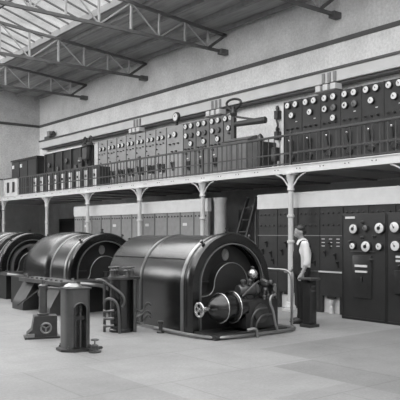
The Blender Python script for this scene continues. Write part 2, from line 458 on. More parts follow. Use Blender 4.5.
def board_panel(label, loc, w, h, m, name='switchboard_panel', group=None, depth=.06):
    t = thing(name, label, 'switchboard panel', loc, 0, group)
    MB().span(0, depth, -w / 2 + .004, w / 2 - .004, 0, h).build('slab', m, t)
    MB().span(-.012, 0, w / 2 - .02, w / 2 - .004, .02, h).build('edge_strip', M['seam'], t)
    return t

XB, HB = 11.5, 1.755
# right, dark upper board
UR = [(10.98, [(0, 4.377, 'w')]), (10.41, [(0, 4.377, 'w')]), (9.84, [(.12, 4.377, 'h'), (-.13, 4.377, 'g'), (-.12, 4.148, 'w')]),
      (9.27, [(.12, 4.377, 'h'), (-.13, 4.377, 'g')]), (8.70, [(0, 4.377, 'w')]), (8.13, [(0, 4.377, 'w')])]
URL = ['black upper switchboard panel at left end of the right gallery board',
       'black upper switchboard panel second from left on the right gallery board',
       'black upper switchboard panel with three rows of gauges below the pale beam fitting',
       'black upper switchboard panel with a dark hubbed dial, right of the three row panel',
       'black upper switchboard panel second from the right edge of the photo',
       'black upper switchboard panel at the right edge of the photo']
for (y, gs), lb in zip(UR, URL):
    t = board_panel(lb, (XB, y, ZG1), .568, HB, M['slate'], group='dark upper switchboard panels')
    z0 = ZG1
    for dy in (.125, -.125): gauge(t, dy, 4.62 - z0, .068)
    for dy, z, st in gs: gauge(t, dy, z - z0, .068, st)
    for dy in (-.16, 0, .16): put('knob', knob, t, (0, dy, 4.06 - z0))
    for dy in (-.12, .12): put('knob', knob, t, (0, dy, 3.92 - z0))
    lv = put('switch_lever', lever, t, (0, .02, 3.72 - z0)); put('lever_tip', ltip, lv, label='bright lever tip')
    put('nameplate', plate, t, (0, -.12, 4.22 - z0)).scale = (1, .6, .6)
    for dy in (-.15, .15): put('knob', knob, t, (0, dy, 3.45 - z0))
    MB().lathe((0, 0, 3.38 - z0), (-1, 0, 0), [(.07, 0), (.07, .05), (.05, .07)], 16).build('relay_case', M['black'], t)
# left, pale upper board
ULY = [19.84, 19.22, 18.63, 18.06, 17.50, 16.94, 16.39]
for i, y in enumerate(ULY):
    nx = ULY[i + 1] if i < 6 else 15.85; pv = ULY[i - 1] if i else 20.46
    w = (pv - nx) / 2
    lb = 'pale marble switchboard panel with two small gauges, %s from left end of pale board' % ORD[i]
    t = board_panel(lb, (XB, y + ((pv - y) - (y - nx)) / 4, ZG1), w, HB, M['marble'], group='pale upper switchboard panels')
    z0 = ZG1
    for dy in (.10, -.13): gauge(t, dy, 4.45 - z0, .058)
    for dy, z in ((.2, 4.28), (.0, 4.26), (-.15, 4.28), (.2, 4.12), (.1, 3.98), (.0, 4.62)): put('knob', knob, t, (0, dy, z - z0)).scale = (.8, .7, .7)
    lv = put('switch_lever', lever, t, (0, .05, 3.62 - z0)); put('lever_tip', ltip, lv, label='bright lever tip')
    put('switch_lever', lever, t, (0, -.16, 3.60 - z0))
    put('nameplate', plate, t, (0, 0, 3.40 - z0))
t = board_panel('grey switchboard panel with one lone gauge, below the round clock', (XB, 15.70, ZG1), .82, HB, M['marble'])
gauge(t, -.045, 4.47 - ZG1, .075)
gauge(t, .22, 4.45 - ZG1, .05)
for dy, z in ((.2, 4.2), (0, 4.2), (-.2, 4.2), (.1, 3.98), (-.1, 3.98)): put('knob', knob, t, (0, dy, z - ZG1))
lv = put('switch_lever', lever, t, (0, .05, 3.62 - ZG1)); put('lever_tip', ltip, lv)
UM = [(14.99, [(.115, 4.36, 'w'), (-.13, 4.36, 'g'), (-.11, 4.12, 'w')]), (14.40, [(.115, 4.36, 'w'), (-.13, 4.36, 'g'), (-.11, 4.12, 'w')]),
      (13.81, [(.115, 4.36, 'w'), (-.13, 4.36, 'g'), (-.11, 4.12, 'w')]), (13.27, [(-.02, 4.36, 'w')])]
UML = ['mid grey switchboard panel with three gauge rows, next to the lone gauge panel',
       'mid grey switchboard panel with three gauge rows, middle of three alike',
       'mid grey switchboard panel with three gauge rows, second from the loop headed bracket',
       'mid grey switchboard panel with only three gauges, beside the loop headed bracket']
for (y, gs), lb in zip(UM, UML):
    t = board_panel(lb, (XB, y, ZG1), .58 if y > 13.5 else .46, HB, M['slate2'], group='grey upper switchboard panels')
    k = .125 if y > 13.5 else .11
    for dy in (k, -k): gauge(t, dy, 4.62 - ZG1, .068)
    for dy, z, st in gs: gauge(t, dy, z - ZG1, .068, st)
    for dy, z in ((.16, 3.98), (0, 3.98), (-.16, 3.98), (.12, 3.85), (-.02, 4.22)): put('knob', knob, t, (0, dy, z - ZG1))
    lv = put('switch_lever', lever, t, (0, .02, 3.58 - ZG1)); put('lever_tip', ltip, lv, label='bright lever tip')
    put('nameplate', plate, t, (0, .1, 3.72 - ZG1))
# dark switch frame board, far left
t = thing('switchgear_frame', 'dark switchgear frame with pale top edge, left of the pale marble board', 'switchgear', (XB, 20.5, ZG1))
MB().span(0, .06, .02, 3.9, 0, 1.70).build('slab', M['slate'], t)
MB().span(-.05, .1, .02, 3.9, 1.70, 1.76).build('top_edge', M['cream'], t, label='pale top edge')
for i in range(6): MB().span(-.05, 0, .1 + i * .72, .17 + i * .72, 0, 1.7).build('upright', M['iron'], t)
for i, z in enumerate((1.25, 1.0, 1.3, 1.05, 1.25)): gauge(t, .5 + i * .72, z, .09, 'g')
b_ = MB().span(-.12, 0, .62, .86, .95, 1.32, .02).build('meter_case', M['irong'], t)
MB().sphere((-.13, .74, 1.18), .07, 12).build('glass_cover', M['band'], b_)
# pair of horn insulators over the frame
t = thing('horn_bracket', 'dark curved pair of horns standing at the left end of the pale board', 'bracket', (XB - .1, 20.75, ZG1))
MB().bar((0, 0, 0), (0, 0, 1.75), .07).build('post', M['iron'], t)
for dy in (.12, -.28): MB().torus((-.02, dy, 1.86), (-1, .2, 0), .12, .035).build('ring', M['black'], t)
MB().bar((-.02, .3, 1.72), (-.02, -.42, 1.72), .06).build('cross_bar', M['black'], t)
MB().span(-.12, 0, -.16, .16, 1.2, 1.6, .02).build('meter_case', M['irong'], t)
# dark cabinet in the corner
t = thing('switch_cabinet', 'tall plain dark cabinet in the far gallery corner', 'cabinet', (11.3, 24.6, ZG1))
MB().span(0, 1.0, 0, 2.5, 0, 1.62).build('body', M['slate'], t)
MB().span(-.04, 1.04, -.04, 2.54, 1.62, 1.68).build('top', M['black'], t)
for i in range(3): MB().span(-.02, 0, .06 + i * .82, .80 + i * .82, .08, 1.56).build('door', M['black'], t)
for dy in (2.3, 1.5): MB().span(-.05, -.02, dy - .12, dy + .06, 1.32, 1.46).build('nameplate', M['label'], t, label='small pale plate')
# switch boxes standing behind the railing
for i in range(9):
    y = 18.5 + i * .55
    t = thing('oil_switch', 'dark switch box with upright pale front, %s from the right in the far row' % ORD[i], 'switch', (10.45, y, ZG1), 0, 'row of switch boxes behind the far railing')
    MB().span(0, .4, -.25, .25, 0, .72, .01).build('body', M['slate'], t)
    MB().span(-.02, 0, -.10, .10, .06, .64).build('front_panel', M['white'], t, label='upright pale front panel')
    MB().span(-.05, -.02, -.03, .03, .42, .50).build('handle', M['black'], t)

# clock over the lone gauge panel
t = thing('clock', 'round clock standing on top of the grey gallery switchboard', 'clock', (XB, 15.62, ZG1 + HB))
MB().span(-.02, .05, -.03, .03, 0, .14).build('stand', M['black'], t)
MB().lathe((.04, 0, .24), (-1, 0, 0), [(.15, 0), (.15, .06), (.13, .08), (.11, .08)], 24).build('case', M['black'], t)
cf = MB().lathe((-.035, 0, .24), (-1, 0, 0), [(.11, 0), (.11, .008), (0, .01)], 24).build('face', M['dial'], t)
MB().bar((-.05, 0, .24), (-.05, .04, .29), .014, .006).bar((-.05, 0, .24), (-.05, -.01, .33), .010, .006).build('hand', M['black'], cf)

# loop headed bracket
t = thing('swing_bracket', 'tall dark bracket with open loop head and arm right of the grey panels', 'bracket', (11.35, 12.92, ZG1))
MB().bar((0, 0, 0), (0, 0, 1.82), .12, .09).build('post', M['black'], t)
lp = MB(); N = 24
lp.tube([(0, .0, 1.76), (0, .14, 1.82), (0, .30, 1.97), (0, .24, 2.06), (0, 0, 2.09), (0, -.24, 2.03), (0, -.30, 1.93), (0, -.12, 1.80), (0, 0, 1.76)], .032, 8)
lp.build('loop', M['black'], t)
MB().lathe((0, 0, 1.62), (0, 0, 1), [(.06, 0), (.09, .05), (.10, .12), (.07, .2), (.04, .26)], 14).build('head', M['black'], t)
MB().bar((0, -.04, 1.62), (0, -1.12, 1.37), .055).build('brace', M['black'], t)
MB().lathe((0, -.06, 1.42), (0, -1, -.03), [(.05, 0), (.07, .02), (.075, .5), (.085, 1.0), (.085, 1.1), (.05, 1.13)], 16).build('arm', M['iron'], t)
# control cabinet
t = thing('control_cabinet', 'dark stepped control cabinet behind railing, right of the grey panels', 'cabinet', (10.6, 11.72, ZG1))
MB().span(0, .5, -.15, .75, 0, .84, .01).build('body', M['slate2'], t)
MB().span(-.02, .5, -.6, -.15, 0, .74, .01).build('side_bay', M['iron'], t)
MB().prism([(-.03, .84), (.53, .84), (.53, .90), (.25, .95)], 'y', -.18, .78).build('desk_top', M['slate2'], t)
for i in range(3): MB().span(-.015, 0, -.11 + i * .29, .14 + i * .29, .06, .80).build('door', M['slate2'], t)
MB().lathe((.15, -.42, .74), (0, 0, 1), [(.07, 0), (.085, .05), (.08, .12), (.05, .17), (.02, .2)], 14).build('bell', M['black'], t)
# small switch post in the white gap
t = thing('switch_post', 'small dark switch box on a post seen against the white wall gap', 'switch', (10.5, 10.55, ZG1))
MB().bar((0, 0, 0), (0, 0, .30), .05).build('post', M['black'], t)
MB().span(-.06, .06, -.08, .08, .22, .52, .01).build('box', M['black'], t)
MB().span(-.07, -.06, -.03, .03, .02, .10).build('foot_plate', M['label'], t)
# isolator on the board's left edge
t = thing('isolator_switch', 'dark two part isolator fixed at left edge of the black upper board', 'switch', (11.5, 11.37, ZG1))
MB().span(0, .05, -.09, .09, 0, 1.68).build('back_board', M['white'], t, label='pale backing strip')
for z in (1.45, .95):
    o = MB().span(-.14, 0, -.03, .10, z - .09, z + .12, .02).build('switch_block', M['black'], t)
    MB().lathe((-.07, .04, z + .12), (.1, .2, 1), [(.03, 0), (.05, .06), (.03, .12)], 10).build('insulator', M['black'], o)
MB().tube([(-.1, .05, 1.36), (-.13, -.04, 1.2), (-.1, .04, 1.08)], .025, 8).build('link', M['black'], t)
# fittings on the crane beam
for y, lb in ((10.9, 'fitting of dark bars over white boxes above the right dark board'), (15.25, 'fitting of dark bars over white boxes above the grey panels'), (19.55, 'fitting of dark bars over white boxes above the pale marble board')):
    t = thing('beam_fitting', lb, 'beam fitting', (12.71, y, 5.1), 0, 'barred fittings along the crane beam')
    for i in range(3): MB().bar((-.01, -.18 + i * .18, .22), (-.01, -.18 + i * .18, .46), .09, .02).build('bar', M['lowboard'], t)
    for dy in (-.24, 0, .24): MB().span(-.16, .1, dy - .08, dy + .08, .0, .15, .02).build('box', M['white'], t)
    MB().span(-.16, .12, -.34, .34, -.03, .0).build('shelf', M['truss'], t)
# crane end stop
t = thing('crane_stop', 'small dark buffer stop at the far end of the crane beam', 'buffer stop', (12.9, 26.6, 5.66))
MB().span(-.12, .14, 0, .5, 0, .14).build('foot', M['stripe'], t)
MB().span(-.08, .10, .1, .35, .14, .38, .03).build('block', M['purlin'], t)
MB().cyl((0, .1, .27), (0, -.15, .27), .08).build('buffer', M['stripe'], t)

# ------------------------------------------------------------------ boards under the gallery
XL = 10.26
HL = 2.13
bolt_me = MB().lathe((0, 0, 0), (-1, 0, 0), [(.022, 0), (.022, .015), (0, .03)], 8).mesh('bolt', M['black'])
def bolts(t, z):
    for i in range(4): put('bolt', bolt_me, t, (0, -.2 + i * .133, z))
catch = MB().span(-.03, 0, -.02, .02, -.06, .06).lathe((-.03, 0, .03), (-1, 0, 0), [(.018, 0), (.014, .04)], 8).mesh('door_catch', M['black'])
for i in range(12):
    y = 12.62 + .575 * (i + .5)
    lb = 'mid grey lower board panel under the gallery, %s from the ladder end' % ORD[i]
    t = board_panel(lb, (XL, y, .10), .575, HL - .10, M['lowboard'], 'lower_board_panel', 'grey board panels under the gallery')
    bolts(t, 1.93)
    for z in (1.3, .7): put('door_catch', catch, t, (0, -.2, z))
    if i % 3 == 1: put('nameplate', plate, t, (0, .08, 1.72)).scale = (1, 1.7, 2.4)
t = tag(MB().span(XL - .02, XL + .1, 12.62, 19.52, HL, HL + .32).build('cover_board', M['white']), 'long white board along the top of the grey lower panels', 'cover board')
t = tag(MB().span(XL + .02, XL + .3, 12.72, 19.52, 0, .10).build('plinth', M['iron']), 'dark low plinth under the grey lower panels', 'plinth')
for i in range(7):
    y = 10.86 - .60 * (i + .5)
    lb = ['black lower board panel at the left end, next to the ladder gap', 'black lower board panel second from the ladder gap',
          'black lower board panel behind the iron column', 'black lower board panel behind the standing person',
          'black lower board panel with pale text plates right of the person', 'black lower board panel just left of the big instrument panel',
          'black lower board panel mostly hidden behind the big instrument panel'][i]
    t = board_panel(lb, (XL, y, .34), .60, HL - .34, M['slate'], 'lower_board_panel', 'black board panels under the gallery')
    bolts(t, 1.66); bolts(t, 1.42)
    MB().span(-.012, 0, -.30, .30, 1.20, 1.215).build('joint_strip', M['lowboard'], t)
    MB().span(-.025, 0, -.30, .30, .47, .50).build('ledge_strip', M['cream'] if i > 2 else M['irong'], t, label='pale ledge strip' if i > 2 else None)
    if i in (3, 4):
        for r_ in range(3):
            for q in range(3): put('nameplate', plate, t, (-.002, .19 - q * .19, 1.14 - r_ * .07)).scale = (1, .8, .5)
    for dy, z in ((.14, .85), (-.12, .80), (.02, 1.02), (-.18, .64)): put('door_catch', catch, t, (0, dy, z))
    for s in (-.26, .26): MB().span(.0, .07, s - .035, s + .035, -.34, 0).build('leg', M['black'], t)
    MB().lathe((.03, 0, -.34), (0, 0, 1), [(.05, 0), (.035, .05), (.05, .1), (.03, .15), (.05, .2), (.05, .26)], 12).build('insulator', M['white'], t)
    MB().span(.02, .04, -.11, .11, -.05, -.0).build('apron', M['black'], t)
tag(MB().span(XL + .09, XL + .13, 6.6, 10.86, 0, .5).build('plinth', M['white']), 'white plinth board showing between legs of the black lower panels', 'plinth')
tag(MB().span(XL - .02, XL + .1, 6.6, 10.86, HL, HL + .32).build('cover_board', M['white']), 'long white board along the top of the black lower panels', 'cover board')
# gap with ladder
tag(MB().lathe((10.50, 12.45, 0), (0, 0, 1), [(.18, 0), (.18, .12), (.15, .14), (.15, 2.36), (.18, 2.40), (.18, 2.46)], 24).build('pipe_riser', M['cream']), 'thick pale grey upright pipe just left of the ladder', 'pipe')
t = thing('wooden_ladder', 'dark wooden ladder leaning in the gap between the lower boards', 'ladder', (10.1, 11.85, 0), 0)
MB().bar((0, .18, 0), (.75, -.02, 2.45), .05, .08).build('stile', M['wood'], t)
MB().bar((0, -.22, 0), (.75, -.34, 2.45), .05, .08).build('stile', M['wood'], t)
for i in range(8):
    f = (i + .7) / 8.6
    MB().cyl((.75 * f, .18 - .20 * f, 2.45 * f), (.75 * f, -.22 - .12 * f, 2.45 * f), .018, n=8).build('rung', M['wood'], t)
t = thing('machine_cabinet', 'dim grey cabinet standing deep in the gap behind the ladder', 'cabinet', (11.4, 12.2, 0))
MB().span(0, .8, -.7, .6, .08, 2.3, .01).build('body', M['lowboard'], t)
MB().span(.05, .75, -.65, .55, 0, .08).build('plinth', M['iron'], t)
for dy in (-.66, -.02): MB().span(-.02, 0, dy, dy + .58, .16, 2.2).build('door', M['irong'], t)
# dark doorway far left
d1 = struct('door_1', MB().span(XW - .07, XW - .02, 24.9, 26.0, 0, 2.1), M['black'])
MB().span(XW - .09, XW - .02, 24.8, 24.9, 0, 2.2).span(XW - .09, XW - .02, 26.0, 26.1, 0, 2.2).span(XW - .09, XW - .02, 24.9, 26.0, 2.1, 2.2).build('door_frame', M['iron'], d1)

# ------------------------------------------------------------------ big instrument panels, right
XI = 9.85
HI = 1.96
def inst(label, y0, y1, gs, extra):
    t = thing('instrument_panel', label, 'instrument panel', (XI, (y0 + y1) / 2, 0), 0, 'tall black instrument panels')
    yc = (y0 + y1) / 2; w = y1 - y0
    MB().span(0, .07, -w / 2 + .003, w / 2 - .003, .0, HI, .006).build('slab', M['panel'], t)
    MB().span(-.012, 0, -w / 2 + .02, w / 2 - .02, .03, .05).span(-.01, 0, w / 2 - .03, w / 2 - .015, .05, HI - .03).build('edge_moulding', M['black'], t)
    MB().span(.07, .28, -w / 2 + .05, w / 2 - .05, 0, .06).build('foot', M['black'], t)
    for y, z, r, st in gs: gauge(t, y - yc, z, r, st)
    extra(t, yc)
def yi(r): return XI * (.784 - .621 * r) / (.621 + .784 * r)
def ex1(t, yc):
    MB().span(-.03, 0, -.28, .26, 1.255, 1.275).build('shelf_strip', M['irong'], t)
    d = MB().span(-.03, 0, -.21, .22, .42, 1.19, .008).build('door', M['black'], t)
    MB().span(-.05, -.03, -.12, .15, .98, 1.02).build('label_plate', M['label'], d, label='pale label strip')
    MB().span(-.05, -.03, -.12, .14, .88, .915).build('label_plate', M['label'], d, label='pale label strip')
    MB().span(-.06, -.03, -.02, .02, .72, .80).build('handle', M['iron'], d)
    MB().span(-.012, 0, .18, .40, 1.865, 1.905).build('title_plate', M['label'], t, label='pale title plate at top left')
    for y, z in ((.0, 1.80), (.27, 1.44), (.0, 1.52), (-.26, 1.54), (-.2, 1.12)): put('knob', knob, t, (0, y, z))
def ex2(t, yc):
    for z in (1.17, 1.10): MB().span(-.02, 0, .12, .28, z, z + .035).build('label_plate', M['label'], t, label='pale label strip')
    MB().span(-.05, 0, .10, .30, .55, .95, .008).build('switch_case', M['black'], t)
    for y, z in ((.2, 1.03), (.05, 1.03), (-.1, 1.4)): put('knob', knob, t, (0, y, z))
inst('black instrument panel with three black hubbed white dials, beside the lower board', 7.16, 8.145,
     [(7.835, 1.675, .085, 'h'), (7.57, 1.69, .05, 'g'), (7.26, 1.685, .092, 'h'), (7.855, 1.36, .056, 'w'), (7.555, 1.355, .094, 'h'), (7.27, 1.36, .058, 'w')], ex1)
inst('black instrument panel at the right edge of the photo', 6.17, 7.155,
     [(6.945, 1.70, .090, 'w'), (6.60, 1.70, .090, 'w'), (6.93, 1.375, .087, 'w'), (6.60, 1.375, .087, 'w')], ex2)

# ------------------------------------------------------------------ turbines
ZCT = .76
RT = .80
def eyebolt(parent, a, y):
    x, z = (RT + .035) * math.cos(a), ZCT + (RT + .035) * math.sin(a)
    o = MB().lathe((0, 0, 0), (math.cos(a), 0, math.sin(a)), [(.035, 0), (.035, .03), (.018, .035), (.018, .06), (.03, .065), (.03, .09)], 10).build('lifting_bolt', M['black'], parent, (x, y, z))
def turbine(label, x, y, L=2.65, z0=0, bell=False):
    t = thing('turbine', label, 'turbine', (x, y, 0), 0, 'turbine sets standing in line')
    b = MB()
    if not bell:
        b.arch(RT, ZCT, [(0, .12), (0, L - .10), (-.03, L - .03), (-.10, L), (-RT * .7, L), (-.14, .12)], z0)
        b.prism(arch_poly(RT - .05, ZCT, z0), 'y', L - .05, L + .0)
    else:
        b.arch(RT, ZCT, [(0, .12), (0, .95), (-.12, .95), (-.12, .12)], z0)
        b.arch(RT, ZCT, [(.05, 1.0), (.07, 1.15), (.06, 1.8), (.0, 2.3), (-.12, L - .1), (-.25, L), (-.5, L), (-.14, .95), (.0, .95)], z0)
        b.prism(arch_poly(RT - .2, ZCT, z0), 'y', L - .06, L - .01)
    b.build('housing', M['turb'], t)
    fl = MB().arch(RT, ZCT, [(.035, .015), (.045, .03), (.045, .17), (.035, .185), (-.02, .185), (-.13, .16), (-.13, .03), (-.10, 0), (.02, 0)], z0).build('front_flange', M['turb'], t)
    for a in (2.25, 1.62, 1.05): eyebolt(fl, a, .1)
    MB().arch(RT - .135, ZCT, [(.012, .0), (.012, -.012), (-.006, -.012), (-.006, .05), (.012, .05)], z0).build('inner_lip', M['band'], t, label='bright inner lip')
    MB().arch(RT + .001, ZCT, [(0, .26), (.010, .265), (.010, .335), (0, .34), (-.01, .3)], z0).build('trim_band', M['band'], t, label='bright metal band')
    ym = 1.45 if not bell else .92
    MB().arch(RT + .001, ZCT, [(0, ym), (.014, ym + .01), (.014, ym + .055), (0, ym + .065), (-.01, ym + .03)], z0).build('trim_band', M['band'] if bell else M['irong'], t)
    if not bell:
        a = R(148)
        MB().bar(((RT + .003) * math.cos(a), .4, ZCT + (RT + .003) * math.sin(a)), ((RT + .003) * math.cos(a), L - .1, ZCT + (RT + .003) * math.sin(a)), .018, .012).build('seam_strip', M['irong'], t)
        for s in (-1,): MB().span(s * (RT + .03), s * (RT - .02), .05, L - .1, 0, .05).build('foot_rail', M['band'], t, label='bright strip along the floor')
    e = MB().prism(arch_poly(RT - .12, ZCT, z0), 'y', .20, .26)
    e.build('end_plate', M['turbd'], t)
    for s_ in (-1, 1): MB().span(s_ * .68, s_ * .30, .17, .20, .80, .83).build('end_rib', M['iron'], t)
    # bell shaped bearing cover with a light edge
    pts = [(-.62, z0), (-.62, .60), (-.48, .61), (-.40, .66), (-.36, .74)]
    n = 14
    arc = [(.36 * math.cos(PI - PI * k / n), .76 + .36 * math.sin(PI - PI * k / n)) for k in range(1, n)]
    pts = pts + arc + [(.36, .74), (.40, .66), (.48, .61), (.62, .60), (.62, z0)]
    bc = MB().prism(pts, 'y', .04, .21).build('bearing_cover', M['turbd'], t)
    MB().tube([(p[0], .04, p[1]) for p in pts[1:-1]], .009, 6, smooth=1).build('cover_edge', M['band'], bc)
    mp = MB().lathe((0, 0, 0), (0, -1, 0), [(.085, 0), (.085, .015), (.07, .025), (.06, .018), (.045, .018), (.03, .03), (.0, .03)], 20).build('maker_plate', M['lowboard'], t, (0, .20, 1.245), label='round grey embossed plate')
    mp.scale = (.85, 1, 1.15)
    return t
t1 = turbine('large black barrel housed turbine nearest the camera, with handwheel on its end', 7.1, 8.1)
def P(x, y, z): return (x - 7.1, y - 8.1, z)
# valve gear on the near end
MB().span(-.80, .72, -.52, .2, 0, .08, .01).build('base_plate', M['iron'], t1)
MB().tube([P(6.18, 9.0, .04), P(6.2, 8.0, .04), P(6.32, 7.60, .04), P(6.7, 7.52, .04), P(7.3, 7.50, .04), P(7.95, 7.52, .04), P(8.05, 7.7, .04), P(8.05, 8.2, .04)], .028, 8).build('floor_pipe', M['band'], t1, label='bright pipe along the floor')
MB().lathe(P(6.40, 7.80, .45), (1, 0, 0), [(.05, -.04), (.11, 0), (.16, .04), (.215, .14), (.225, .16), (.225, .21), (.205, .215), (.205, .36), (.235, .37), (.24, .38), (.24, .44), (.205, .45), (.205, .60)], 28).build('valve_drum', M['turb'], t1)
for xx in (.17, .41): MB().torus(P(6.40 + xx, 7.80, .45), (1, 0, 0), .232 + (.01 if xx > .3 else -.005), .012, 32, 6).build('drum_ring', M['steel'], t1, label='bright ring round the drum')
MB().lathe(P(6.20, 7.80, .45), (1, 0, 0), [(.018, 0), (.018, .07), (.035, .08), (.035, .13), (.022, .14), (.022, .22)], 14).build('valve_stem', M['steel'], t1)
hw = MB().torus(P(6.17, 7.80, .45), (1, 0, 0), .098, .021, 28, 8).build('handwheel', M['steel'], t1)
sp = MB().lathe(P(6.15, 7.80, .45), (1, 0, 0), [(.025, 0), (.025, .05)], 10)
for k in range(4):
    a = PI / 4 + k * PI / 2
    sp.bar(P(6.17, 7.80, .45), P(6.17, 7.80 + .09 * math.cos(a), .45 + .09 * math.sin(a)), .018)
sp.build('spoke', M['steel'], hw)
for s in (-.12, .12): MB().cyl(P(6.30, 7.8 + s, .45), P(6.44, 7.8 + s, .45), .014, n=8).build('yoke_rod', M['iron'], t1)
vc = MB().span(-.15, .55, -.48, -.02, .10, .56, .03).build('valve_chest', M['black'], t1)
MB().lathe(P(7.25, 7.60, .34), (0, -1, 0), [(.15, -.02), (.15, .02), (.12, .03), (.06, .035)], 20).build('chest_cover', M['iron'], vc)
MB().lathe(P(6.92, 7.78, .70), (1, 0, 0), [(.075, 0), (.09, .02), (.09, .30), (.11, .31), (.11, .37), (.08, .38)], 20).build('oil_cylinder', M['irong'], t1)
MB().span(-.1, .1, -.36, -.24, .54, .66).build('cylinder_bracket', M['iron'], t1)
MB().lathe(P(7.28, 7.85, .55), (0, 0, 1), [(.06, 0), (.045, .1), (.04, .28), (.055, .3)], 14).build('gauge_post', M['iron'], t1)
pg = MB().sphere(P(7.28, 7.83, .94), .088, 18).build('oil_vessel', M['steel'], t1, label='bright rounded oil vessel')
MB().lathe(P(7.28, 7.83, 1.01), (0, 0, 1), [(.03, 0), (.03, .05), (.015, .06)], 10).build('cap', M['iron'], pg)
MB().lathe(P(7.50, 7.78, .56), (0, 0, 1), [(.10, 0), (.10, .05), (.06, .07), (.05, .18), (.08, .2), (.08, .24), (.03, .26)], 16).build('governor', M['iron'], t1)
MB().bar(P(7.40, 7.75, .86), P(7.68, 7.72, .76), .035).build('lever', M['steel'], t1)
for px_, pz in ((7.56, .80), (7.64, .66), (7.44, .68)): MB().sphere(P(px_, 7.70, pz), .05, 10).build('joint', M['iron'], t1)
MB().lathe(P(7.62, 7.78, .62), (1, -.4, 0), [(.15, 0), (.17, .02), (.17, .05), (.15, .07)], 20).build('side_wheel', M['iron'], t1)
MB().tube([P(7.52, 7.56, .62), P(7.40, 7.54, .60), P(7.36, 7.52, .5), P(7.42, 7.5, .38), P(7.44, 7.49, .2), P(7.50, 7.49, .06)], .022, 8).build('drain_pipe', M['band'], t1, label='pale bent pipe')
MB().tube([P(6.86, 7.50, .12), P(6.98, 7.46, .14), P(7.02, 7.45, .10), P(7.03, 7.45, .0)], .026, 8).build('drain_pipe', M['band'], t1, label='pale bent pipe')
for x_, z_ in ((7.02, .30), (7.12, .20)): MB().tube([P(x_, 7.58, .10), P(x_, 7.56, z_), P(x_ + .1, 7.55, z_ + .12), P(x_ + .32, 7.56, z_ + .12)], .016, 8).build('oil_pipe', M['irong'], t1)
MB().tube([P(6.95, 7.70, .62), P(7.1, 7.60, .80), P(7.26, 7.66, .84)], .016, 8).build('oil_pipe', M['irong'], t1)
for x_ in (6.98, 7.12): MB().lathe(P(x_, 7.72, .78), (0, 0, 1), [(.03, 0), (.03, .05), (.045, .06), (.045, .08), (.015, .1)], 10).build('oiler', M['irong'], t1)
for i in range(3): MB().lathe(P(7.34 + i * .085, 7.62, .55), (0, 0, 1), [(.03, 0), (.03, .06), (.015, .07), (.015, .12)], 10).build('grease_cup', M['irong'], t1)

t2 = turbine('black barrel housed turbine in the middle, on a raised bed, behind the nearest', 7.1, 12.1, 2.75, .62, True)
t3 = turbine('black barrel housed turbine farthest left, cut by the left edge', 7.1, 15.7, 2.9, .62, True)
bed_bolt = MB().lathe((0, 0, 0), (0, 0, 1), [(.028, 0), (.028, .03), (.012, .04)], 8).mesh('bed_bolt', M['irong'])
for t, x0, y1 in ((t2, -1.30, 1.45), (t3, -.84, 2.9)):
    MB().span(x0, .90, -.5, y1, .58, .66, .012).build('bed_plate', M['irong'], t)
    MB().span(-.95 if t is t2 else -.78, .85, -.2, 2.7, 0, .60).build('bed_body', M['turbd'], t)
    if t is t2:
        for ya, yb in ((-.3, .2), (.95, 1.5)):
            MB().prism([(-1.42, 0), (-.95, 0), (-.95, .58), (-1.15, .58), (-1.34, .28), (-1.42, .14)], 'y', ya, yb).build('bed_foot', M['iron'], t)
        MB().lathe((-1.2, .42, .38), (-1, -.3, .3), [(.10, 0), (.10, .08), (.07, .1)], 16).build('manhole', M['irong'], t)
    for i in range(8 if t is t2 else 14): put('bed_bolt', bed_bolt, t, (x0 + .07, -.4 + i * .22, .66))
    MB().tube([(-.9, -.55, .62), (-.7, -.66, .6), (-.4, -.68, .55), (-.1, -.66, .3), (0, -.66, 0)], .035, 8).build('steam_pipe', M['band'], t)
    MB().lathe((-.2, -.36, .66), (0, 0, 1), [(.12, 0), (.12, .03), (.05, .05), (.05, .15), (.08, .16)], 14).build('valve', M['iron'], t)
MB().arch(RT - .26, ZCT, [(.03, -.02), (.03, .1), (-.03, .1), (-.03, -.02)], .66).build('guard_ring', M['band'], t3)
MB().arch(RT + .0, ZCT, [(.0, .42), (.06, .43), (.06, .58), (.0, .60), (-.02, .5)], .66).build('housing_ring', M['turbd'], t3)

# ------------------------------------------------------------------ smaller machines on the floor
t = thing('oil_regulator', 'dark upright regulator casing with arched niche, standing in the left foreground', 'regulator', (4.34, 8.23, 0), R(-6))
bp = MB()
bp.prism([(.26 * math.cos(PI / 8 + k * PI / 4), .26 * math.sin(PI / 8 + k * PI / 4)) for k in range(8)], 'z', 0, .035)
bp.build('base_flange', M['iron'], t)
for k in range(4):
    a = PI / 4 + k * PI / 2
    MB().lathe((.22 * math.cos(a), .22 * math.sin(a), .03), (0, 0, 1), [(.024, 0), (.024, .025), (.012, .03), (.012, .05)], 8).build('foundation_bolt', M['irong'], t)
W, C = .17, .07
def rr(w, c, inset=0):
    p = []
    for cx, cy, a0 in ((w - c, w - c, 0), (-w + c, w - c, PI / 2), (-w + c, -w + c, PI), (w - c, -w + c, 1.5 * PI)):
        for k in range(6): a = a0 + k * PI / 10; p.append((cx + c * math.cos(a), cy + c * math.sin(a)))
    return p
cas = MB()
full = rr(W, C)
ins = .095                                     # niche half width
left = [(-ins, -W)] + [p for p in full if p[0] < -ins + .001 and p[1] < -W + C + .02][::-1][::-1]
